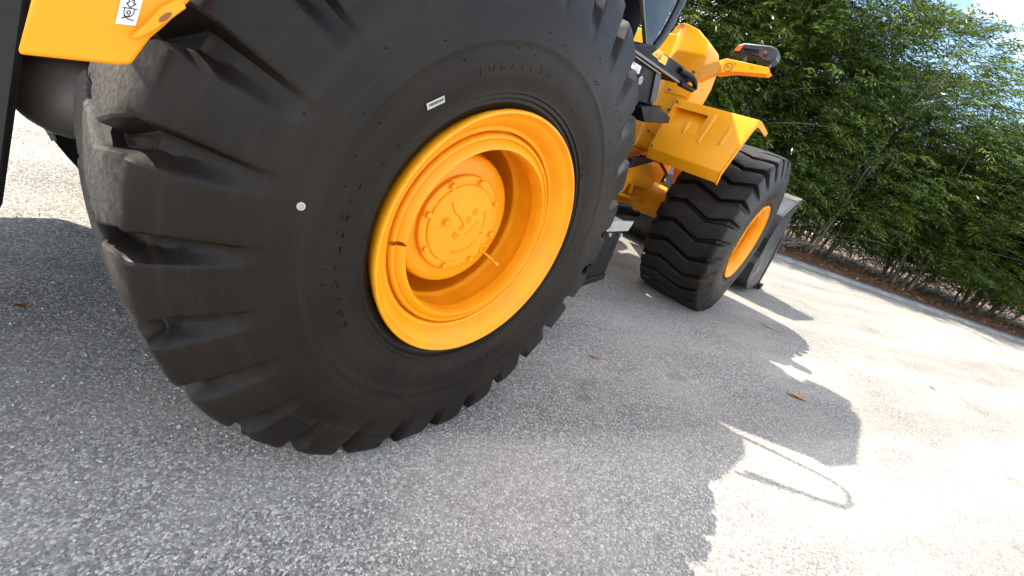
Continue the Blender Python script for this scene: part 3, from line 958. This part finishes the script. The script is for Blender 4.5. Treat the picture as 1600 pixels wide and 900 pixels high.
# ---- articulation frame seen between the wheels, axles, rear frame
af = MB()
af.prism([(2.548, 1.020, 0.899), (2.782, 1.020, 1.056), (3.207, 1.020, 1.048), (3.313, 1.020, 0.871), (3.321, 1.020, 0.809), (2.687, 1.020, 0.837)], (0, 1.18, 0))
af.prism([(2.687, 1.020, 0.835), (2.773, 1.020, 0.835), (2.738, 1.020, 0.757), (2.664, 1.020, 0.740)], (0, .03, 0))
af.prism([(2.866, 1.020, 0.835), (2.901, 1.020, 0.835), (2.910, 1.020, 0.746), (2.875, 1.020, 0.746)], (0, .03, 0))
af.prism([(3.281, 1.020, 0.835), (3.321, 1.020, 0.809), (3.561, 1.020, 0.624), (3.389, 1.020, 0.666)], (0, .03, 0))
af.prism([(2.664, 1.020, 0.746), (3.389, 1.020, 0.694), (3.538, 1.020, 0.626), (3.503, 1.020, 0.607), (3.366, 1.020, 0.657), (2.664, 1.020, 0.717)], (0, .05, 0))
artf = part("articulation_frame", af, YEL, .004)
part("frame_web", MB().box((2.658, 1.134, 0.643), (3.321, 1.168, 0.871)), YEL, 0, parent=artf)
part("hydraulic_pipe", MB().tube([(3.001, 1.089, 0.894), (3.024, 1.077, 0.780), (3.047, 1.089, 0.689)], .014, 10), STEEL, 0, parent=artf)
part("hydraulic_pipe", MB().tube([(2.727, 1.054, 0.826), (2.784, 1.066, 0.792), (2.761, 1.089, 0.757)], .016, 10), CAST, 0, parent=artf)
part("hydraulic_hose", MB().tube([(2.750, 1.020, 1.088), (3.035, 0.951, 1.100), (3.298, 0.951, 1.020), (3.458, 1.020, 0.929)], .014, 10), BLK, 0, parent=artf)
part("hose_clamp", MB().cyl((3.435, 1.009, 0.954), (3.481, 1.009, 0.934), .022, 10), STEEL, 0, parent=artf)
part("guard_plate", MB().prism([(2.521, 0.951, 0.969), (2.887, 0.951, 1.071), (2.887, 0.951, 1.128), (2.521, 0.951, 1.054)], (0, .05, 0)), GRY, .004, parent=artf)
cyl_ = MB().cyl((1.75, .98, .62), (2.75, .92, .62), .06, 20); cyl_.cyl((2.3, .95, .60), (2.95, .90, .60), .035, 16)
part("steering_cylinder", cyl_, BLK, .004)
ax = MB().tube([(0, .32, WZ), (0, .8, WZ), (0, 1.1, WZ), (0, 1.39, WZ), (0, 1.68, WZ), (0, 2.0, WZ), (0, 2.46, WZ)], [.15, .15, .17, .27, .17, .15, .15], 24)
part("axle", ax, BLK, 0)
ax = MB().tube([(WX, .32, WZ), (WX, .8, WZ), (WX, 1.1, WZ), (WX, 1.39, WZ), (WX, 1.68, WZ), (WX, 2.0, WZ), (WX, 2.46, WZ)], [.15, .15, .17, .27, .17, .15, .15], 24)
part("axle", ax, YEL, 0)
part("rear_frame", MB().box((-.80, .90, .62), (1.95, 1.88, .98)).box((.70, .70, .72), (1.90, .90, 1.0)).box((1.94, .93, .45), (2.20, 1.86, 1.02)).box((2.19, 1.05, .46), (2.70, 1.70, 1.01)).box((1.74, 1.02, 1.01), (2.33, 1.8, 1.45)), BLK, .01)  # last three boxes added to block sun leaking under the machine
fr = MB().box((2.75, 1.12, .70), (3.75, 1.66, 1.15)).prism([(2.60, 1.02, 1.15), (3.1, 1.02, 1.15), (2.9, 1.02, 2.03), (2.66, 1.02, 2.03)], (0, .74, 0))
part("front_chassis", fr, YEL, .01)

# ---- hood, counterweight, tank, tie-down
hd = MB().prism([(-.95, .75, .862), (-.66, .75, .886), (-.62, .75, .930), (-.40, .75, 1.16), (.55, .75, 1.20), (.70, .75, 1.30), (.70, .75, 2.16), (.30, .75, 2.16), (-.90, .75, 1.90)], (0, 1.28, 0))
hood = part("hood", hd, YEL, .012)
tb = MB().prism([(.02, .80, 2.10), (.62, .80, 2.10), (.62, .80, 2.60), (.46, .80, 2.68), (.12, .80, 2.62), (.02, .80, 2.45)], (0, 1.18, 0))
part("air_cleaner_cover", tb, YEL, .03, parent=hood)
mg = MB().prism([(-.857, .0, .977), (-.775, .0, .990), (-.763, .0, .994), (-.757, .0, 1.006), (-.744, .0, 1.031), (-.729, .0, 1.051), (-.718, .0, 1.068), (-.706, .0, 1.086), (-.698, .0, 1.100), (-.672, .0, 1.165), (-.640, .0, 1.24), (-.66, .0, 1.34), (-.80, .0, 1.34), (-.836, .0, 1.063), (-.842, .0, 1.036)], (0, .014, 0))
panel = part("body_stand_in", mg, YEL, .004)  # added yellow plate standing in for bodywork further in behind the tyre
part("panel_stay", MB().box((-.82, .014, 1.20), (-.76, .76, 1.235)), BLK, .004, parent=panel)
lg = MB()
lg.prism([(-.7655, -.014, 1.026), (-.757, -.014, 1.028), (-.741, -.014, 1.0435), (-.711, -.014, 1.079), (-.716, -.014, 1.084), (-.724, -.014, 1.082), (-.736, -.014, 1.070), (-.751, -.014, 1.046)], (0, .012, 0))
lg.prism([(-.757, -.003, 1.031), (-.742, -.003, 1.047), (-.716, -.003, 1.077), (-.722, -.003, 1.079), (-.735, -.003, 1.066), (-.750, -.003, 1.044)], (0, .004, 0))
lug = part("tie_down_lug", lg, YEL, .003, parent=panel)
sl = MB(); n_ = 14; V = []
for i in range(n_):
    a = 2 * PI * i / n_; p, q = .0095 * math.cos(a), .0028 * math.sin(a); c, s = math.cos(R(50)), math.sin(R(50))
    V.append((-.7325 + c * p - s * q, -.0146, 1.061 + s * p + c * q))
sl.prism(V, (0, .002, 0))
part("lug_slot", sl, INKB, 0, parent=panel)  # dark brown patch stands in for the shade inside the slot hole
sk = MB().prism([(-.777, -.0008, 1.0365), (-.7585, -.0008, 1.0405), (-.750, -.0008, 1.0765), (-.7695, -.0008, 1.0725)], (0, -.0006, 0))
part("tie_down_sticker", sk, WHT, .0, parent=panel)
# pictogram: arrow down on to a ring with a hook
ic = MB(); O = Vector((-.777, 0, 1.0365)); ex = Vector((.0187, 0, .004)); ez = Vector((.0080, 0, .036))


def sp(u, v_): p = O + ex * u + ez * v_; return (p.x, -.0015, p.z)


def stroke(mb, pts, wd=.035):
    for (u0, v0), (u1, v1) in zip(pts, pts[1:]):
        du, dv = u1 - u0, (v1 - v0) * 1.8; L = math.hypot(du, dv); nu, nv = -dv / L * wd, du / L * wd / 1.8
        mb.prism([sp(u0 + nu, v0 + nv), sp(u1 + nu, v1 + nv), sp(u1 - nu, v1 - nv), sp(u0 - nu, v0 - nv)], (0, -.0003, 0))


stroke(ic, [(.38, .93), (.38, .70), (.28, .70), (.50, .56), (.74, .70), (.62, .70), (.62, .93), (.38, .93)], .03)
stroke(ic, [(.16, .54), (.88, .53)], .03)
stroke(ic, [(.26, .53), (.26, .40), (.34, .29), (.50, .25), (.66, .30), (.74, .40), (.74, .52)], .025)
stroke(ic, [(.40, .42), (.46, .46), (.56, .45), (.58, .38), (.50, .34), (.42, .37), (.40, .42)], .03)
stroke(ic, [(.22, .20), (.42, .25), (.60, .31)], .035)
stroke(ic, [(.30, .30), (.50, .20), (.82, .16)], .03)
stroke(ic, [(.44, .88), (.56, .80), (.45, .74)], .02)
part("sticker_print", ic, INK, 0, parent=panel)

cw = MB().prism([(-.812, .63, 1.03), (-.897, .63, .546), (-.920, .63, .48), (-1.55, .63, .50), (-1.78, .63, .72), (-1.80, .63, 1.36), (-.80, .63, 1.36)], (0, 1.52, 0))
part("counterweight", cw, GRY, .012)
tk = MB()
TCx, TCy, TCz = -.752, .86, .765
prof_t = []
for i in range(13):
    a = R(90 * i / 12); prof_t.append((-.155 * math.cos(a), .138 * math.sin(a)))
prof_t[0] = (prof_t[0][0], .0001)
prof_t += [(.02, .138), (.10, .138), (.45, .138), (.52, .10), (.55, .0001)]
n_ = 48; kq = len(prof_t); V = []
for i in range(n_):
    a = 2 * PI * i / n_
    for (y, r) in prof_t: V.append((TCx + r * math.cos(a) * .86, TCy + y, TCz + r * math.sin(a) * .78))
tk.add(V, [(i * kq + j, i * kq + j + 1, ((i + 1) % n_) * kq + j + 1, ((i + 1) % n_) * kq + j) for i in range(n_) for j in range(kq - 1)])
tank = part("air_tank", tk, CAST, 0, sm=60)
sm_ = MB(); V = []; pr_ = [(-.005, 1.0), (-.005, 1.05), (.006, 1.05), (.006, 1.0)]
for i in range(n_):
    a = 2 * PI * i / n_
    for (y, q) in pr_: V.append((TCx + .138 * q * math.cos(a) * .86, TCy + y + .004, TCz + .138 * q * math.sin(a) * .78))
sm_.add(V, [(i * 4 + j, i * 4 + (j + 1) % 4, ((i + 1) % n_) * 4 + (j + 1) % 4, ((i + 1) % n_) * 4 + j) for i in range(n_) for j in range(4)])
part("tank_seam", sm_, CAST, 0, parent=tank)
dv = MB().cyl((-.812, .83, .668), (-.792, .83, .675), .010, 8); dv.cyl((-.806, .83, .672), (-.800, .82, .650), .006, 8)
part("drain_valve", dv, STEEL, .001, parent=tank)
part("belly_guard", MB().prism([(-.845, .95, .70), (-.770, .95, .565), (-.64, .95, .36), (-.30, .95, .33), (-.20, .95, .75)], (0, .9, 0)), BLK, .01)

# ---- grab rail on the far edge of the hood top
rail = [(.70, .68, 2.18), (.685, .68, 2.60), (.655, .68, 3.02), (.61, .68, 3.14), (.52, .68, 3.17), (.45, .68, 3.14), (.425, .68, 3.05), (.39, .68, 2.75), (.37, .68, 2.50)]
gr = part("grab_rail", MB().tube(rail, .0145, 10), BLK, 0)
part("rail_brace", MB().tube([(.455, .69, 3.135), (.40, .69, 2.93), (.30, .72, 2.52)], .012, 8), BLK, 0, parent=gr)

# ---- bucket
bp = [(5.14, 1.25), (4.96, 1.112), (5.30, .79), (5.36, .744), (5.545, .466), (5.70, .062), (5.62, .03), (4.97, .055), (4.70, .19), (4.60, .30), (4.53, .43), (4.56, .56), (4.47, .743), (4.50, 1.01), (4.93, 1.215)]
bk = MB()
back = [(4.93, 1.215), (4.50, 1.01), (4.47, .743), (4.56, .56), (4.53, .43), (4.60, .30), (4.70, .19), (4.97, .055), (5.62, .03)]
for (x0, z0), (x1, z1) in zip(back, back[1:]):
    d = Vector((x1 - x0, 0, z1 - z0)).normalized(); n_ = Vector((-d.z, 0, d.x)) * .02
    bk.prism([(x0, .045, z0), (x1, .045, z1), (x1 + n_.x, .045, z1 + n_.z), (x0 + n_.x, .045, z0 + n_.z)], (0, 2.69, 0))
bucket = part("bucket", bk, BUK, .003)
for y in (.02, 2.735):
    part("side_plate", MB().prism([(x, y, z) for x, z in bp], (0, .025, 0)), BUK, .004, parent=bucket)
part("side_cutter", MB().prism([(5.30, .010, .79), (5.36, .010, .744), (5.545, .010, .466), (5.70, .010, .062), (5.60, .010, .062), (5.44, .010, .45), (5.24, .010, .74)], (0, .010, 0)), BUK, .003, parent=bucket)
part("top_rim", MB().prism([(4.90, .03, 1.205), (5.14, .03, 1.255), (5.15, .03, 1.235), (4.92, .03, 1.185)], (0, 2.72, 0)), CAST, .003, parent=bucket)
part("cutting_edge", MB().prism([(5.45, .0, .030), (5.86, .0, .015), (5.86, .0, .035), (5.45, .0, .060)], (0, 2.78, 0)), BLK, .003, parent=bucket)
part("edge_shoe", MB().box((5.60, -.03, .012), (5.80, .07, .075)), BLK, .01, parent=bucket)
bm_ = MB()
for y in (.98, 1.68):
    bm_.prism([(2.70, y, 1.85), (2.75, y, 2.0), (3.6, y, 1.55), (4.5, y, .55), (4.45, y, .35), (3.5, y, 1.25)], (0, .08, 0))
part("lift_arm", bm_, YEL, .01)
# ------------------------------------------------------------------ trees
def tree_meshes(seed, H, rad, nclump, per, low=False):
    """several leaning stems with limbs, and a drooping narrow-leaved crown"""
    r = np.random.default_rng(seed); rr = random.Random(seed)
    mb = MB(); tips = []
    ns = rr.randint(7, 9)
    for s in range(ns):
        a = rr.uniform(0, 2 * PI); lean = rr.uniform(.08, .36)
        h = H * rr.uniform(.72, .95); r0 = rr.uniform(.018, .05)
        path = []; rad_ = []
        b0 = rr.uniform(.1, .75); bx, by = b0 * math.cos(a), b0 * math.sin(a)
        for i in range(10):
            q = i / 9
            wob = .10 * math.sin(q * 5 + s)
            path.append((bx + math.cos(a) * lean * h * q * (.6 + .4 * q) * .7 + wob * math.sin(a), by + math.sin(a) * lean * h * q * (.6 + .4 * q) * .7 + wob * math.cos(a), h * q - .1))
            rad_.append(r0 * (1 - .85 * q) + .004)
        mb.tube(path, rad_, 8)
        for b in range(8):
            q = rr.uniform(.12, .97); i = min(8, int(q * 9)); f = q * 9 - i
            p = Vector(path[i]).lerp(Vector(path[i + 1]), f)
            az = rr.uniform(0, 2 * PI); ln = rr.uniform(.6, 1.0) * rad * (1.1 - .55 * q); el = rr.uniform(.0, .8)
            bp_ = []; br_ = []
            for k_ in range(6):
                u = k_ / 5
                bp_.append(p + Vector((math.cos(az) * ln * u, math.sin(az) * ln * u, ln * (math.sin(el) * u - .25 * u * u))))
                br_.append(.020 * (1 - .8 * u) * (1.1 - .6 * q) + .002)
            mb.tube(bp_, br_, 5)
            for u in (2, 3, 4, 5): tips.append(bp_[u])
    # leaf sprays: round the limb ends plus the outer shell of the crown
    P = []; 
    for i in range(nclump):
        if rr.random() < .45:
            t_ = rr.choice(tips); c = Vector((rr.gauss(t_.x, .22), rr.gauss(t_.y, .22), rr.gauss(t_.z, .25)))
        else:
            h = rr.random() ** .85; z = .35 + (H - .35) * h
            rm = rad * (.62 + .50 * math.sin(PI * min(1, h * .9 + .12))) * (1 if h < .7 else math.sqrt(max(.02, 1 - ((h - .7) / .32) ** 2)))
            a = rr.uniform(0, 2 * PI)
            rm *= 1 + .35 * mnoise.noise(Vector((math.cos(a) * 1.3 + seed, math.sin(a) * 1.3, z * .55)))
            q = rr.random() ** .45
            c = Vector((rm * q * math.cos(a), rm * q * math.sin(a), z))
        if mnoise.noise(c * .8 + Vector((seed * 3.1, 0, 0))) < -.30 + .10 * (c.z / H): continue
        if c.z < .35 + (.05 if low else .50) * max(0.0, math.hypot(c.x, c.y) - .7) + .35 * mnoise.noise(c * 1.5): continue
        if c.z < 2.2 and rr.random() > .35 + .65 * c.z / 2.2: continue
        P.append(c)
    P = np.array([list(p) for p in P]); n = len(P)
    out = P.copy(); out[:, 2] *= .12; out = unit(out + r.normal(0, .35, out.shape))
    pos = []; dr = []; nr = []; ln = []; wd = []; ti = []
    ctint = np.clip(r.normal(.36, .2, n), 0, 1)
    for k_ in range(per):
        u = (k_ + r.uniform(0, 1, n)) / per
        L = .62
        ax_ = out.copy()
        p = P + ax_ * (u * L)[:, None]; p[:, 2] += .14 * u - .42 * u * u
        sd = np.cross(ax_, np.array([0, 0, 1.0])); sd = unit(sd) * (1 if k_ % 2 else -1)
        d = unit(ax_ * .75 + sd * r.uniform(.3, 1.0, n)[:, None] + r.normal(0, .25, (n, 3)) + np.array([0, 0, -.45]))
        pos.append(p); dr.append(d); nr.append(unit(r.normal(0, .55, (n, 3)) + np.array([0, 0, 1.0])))
        ln.append(r.uniform(.11, .21, n)); wd.append(r.uniform(.010, .0195, n)); ti.append(np.clip(ctint + r.normal(0, .15, n), 0, 1))
    me = kites(np.concatenate(pos), np.concatenate(dr), np.concatenate(nr), np.concatenate(ln), np.concatenate(wd), np.concatenate(ti), "crown", .18)
    me.materials.append(LEAF)
    tm = mb.mesh("trunk", 60); tm.materials.append(BARK)
    return tm, me


KINDS_ = [tree_meshes(11, 8.0, 2.7, 5800, 16), tree_meshes(23, 8.0, 2.5, 5600, 16), tree_meshes(37, 8.0, 2.8, 6400, 16, True)]


def tree(t, d, kind, h, rz, label):
    p = kp(t, d, .10)
    e = empty("leafy_tree", p); e.rotation_euler = (0, 0, rz); e.scale = (h[0], h[0], h[1])
    tag(e, label, "tree", "trees of the dense hedge behind the yard")
    for nm, me in zip(("trunk", "crown"), KINDS_[kind]):
        o = bpy.data.objects.new(nm, me); C.objects.link(o); o.parent = e
    return e

ROW = [  # place along the kerb, distance behind it, shape, height, turn, label
    (-4.5, 2.8, 0, 7.6, .3, "leafy tree seen just above the yellow front frame tower beside the cab pillar"),
    (-2.75, 4.4, 2, 8.0, 2.2, "leafy tree behind the lamp arm, left of the turn lamp"),
    (-1.0, 2.7, 1, 7.6, 4.1, "leafy tree directly behind the dark turn lamp on its yellow arm"),
    (.75, 4.4, 2, 7.9, 5.9, "leafy tree behind the sunlit outer corner of the front fender"),
    (2.5, 2.7, 0, 6.2, 1.4, "leafy tree rooted just right of the bucket at the kerb"),
    (4.25, 4.3, 2, 5.6, 3.0, "leafy tree rising behind the heap of dead branches"),
    (6.0, 2.6, 1, 4.7, 4.4, "leafy tree in the front row right of the dead branch heap"),
    (7.75, 4.4, 2, 5.0, .9, "leafy tree in the back row under the patch of blue sky"),
    (9.5, 2.7, 0, 4.9, 2.6, "leafy tree in the front row, second from the right edge of the photo"),
    (11.25, 4.4, 2, 5.0, 5.2, "leafy tree in the back row, last before the right edge of the photo"),
    (13.0, 2.8, 1, 5.0, .2, "leafy tree cut by the right edge of the photo, nearest the kerb there"),
]
for t, d, kd, Ht, rz, lb in ROW:
    tree(t, d, kd, (.97 + .03 * (kd - 1), Ht / 8.0), rz, lb)

# ------------------------------------------------------------------ fallen leaves on the yard
def fallen(x, y, ln, wd, rz, label, curl=.25, col=None):
    m = MB(); nl = 9; V = []; F = []
    for i in range(nl):
        u = i / (nl - 1); hw = wd * math.sin(PI * min(1, u * .95 + .03)) ** .8
        z = .004 + curl * ln * (u - .5) ** 2 + .004 * math.sin(u * 7)
        for s in (-1, 0, 1): V.append(((u - .5) * ln, s * hw + .06 * ln * math.sin(u * 3), z + abs(s) * hw * .45))
    for i in range(nl - 1):
        for s in range(2): F.append((i * 3 + s, i * 3 + s + 1, (i + 1) * 3 + s + 1, (i + 1) * 3 + s))
    m.add(V, F)
    o = put("fallen_leaf", m, col or DRYO, None, 0, 60, loc=(x, y, 0)); o.rotation_euler = (0, 0, rz)
    so_ = o.modifiers.new("solidify", 'SOLIDIFY'); so_.thickness = .0008
    return tag(o, label, "leaf", "dry leaves lying on the yard")


fallen(-.900, 1.085, .055, .010, .25, "orange brown dry leaf in the shade left of the near tyre")
fallen(1.20, .005, .085, .012, -.8, "slim dry leaf on shaded ground right of the near tyre")
fallen(2.455, -.935, .17, .024, -1.0, "broad tan leaf lying in the middle of the cab shadow")
fallen(3.90, -.48, .22, .012, -1.3, "thin brown leaf on the ground near the front wheel shadow edge")
fallen(4.9, -1.9, .12, .012, .4, "lone dry leaf out on the sunlit ground at right")
# dead prunings heaped on the mulch
tw_ = MB(); rq = random.Random(5)
base = kp(.55, 1.6, .18)
for i in range(16):
    a = rq.uniform(-.5, .5) + math.atan2(KD.y, KD.x) + (PI if rq.random() < .3 else 0)
    L = rq.uniform(.7, 1.7); q0 = Vector((rq.gauss(0, .25), rq.gauss(0, .25), 0))
    pth = []
    for k_ in range(7):
        u = k_ / 6; pth.append(base + q0 + Vector((math.cos(a + .3 * u) * L * u, math.sin(a + .3 * u) * L * u, .05 + .55 * rq.uniform(.8, 1.0) * math.sin(PI * u * .8) * rq.uniform(.6, 1) * .6)))
    tw_.tube(pth, [.014 * (1 - .7 * k_ / 6) for k_ in range(7)], 6)
tag(put("dead_branches", tw_, BARK, None, 0, 60), "heap of bare dead branches on the mulch right of the bucket", "branch pile")

# loose grit swept about the yard: too many to count
n = 16000
rg = np.random.default_rng(9)
th_ = rg.uniform(-.15, 1.75, n); rd = .55 + 5.5 * rg.uniform(0, 1, n) ** 1.5
gx, gy = -.869 + rd * np.sin(th_), -.75 + rd * np.cos(th_)
sz_ = .0018 + .0042 * rg.uniform(0, 1, n) ** 2.5
octv = np.array([(1, 0, 0), (-1, 0, 0), (0, 1, 0), (0, -1, 0), (0, 0, .8), (0, 0, -.8)], float)
octf = np.array([(0, 2, 4), (2, 1, 4), (1, 3, 4), (3, 0, 4), (2, 0, 5), (1, 2, 5), (3, 1, 5), (0, 3, 5)])
ang = rg.uniform(0, 2 * PI, n)
vv = octv[None] * rg.uniform(.6, 1.25, (n, 6, 1)) * sz_[:, None, None]
ca, sa = np.cos(ang)[:, None], np.sin(ang)[:, None]
V = np.stack([vv[..., 0] * ca - vv[..., 1] * sa + gx[:, None], vv[..., 0] * sa + vv[..., 1] * ca + gy[:, None], vv[..., 2] + (sz_ * .45)[:, None]], -1).reshape(-1, 3)
F = (octf[None] + 6 * np.arange(n)[:, None, None]).reshape(-1, 3)
me = bpy.data.meshes.new("loose_grit")
me.from_pydata(V.tolist(), [], F.tolist()); me.materials.append(GRIT)
o = bpy.data.objects.new("loose_grit", me); C.objects.link(o)
tag(o, "loose pale grit scattered over the chip seal", kind="stuff")
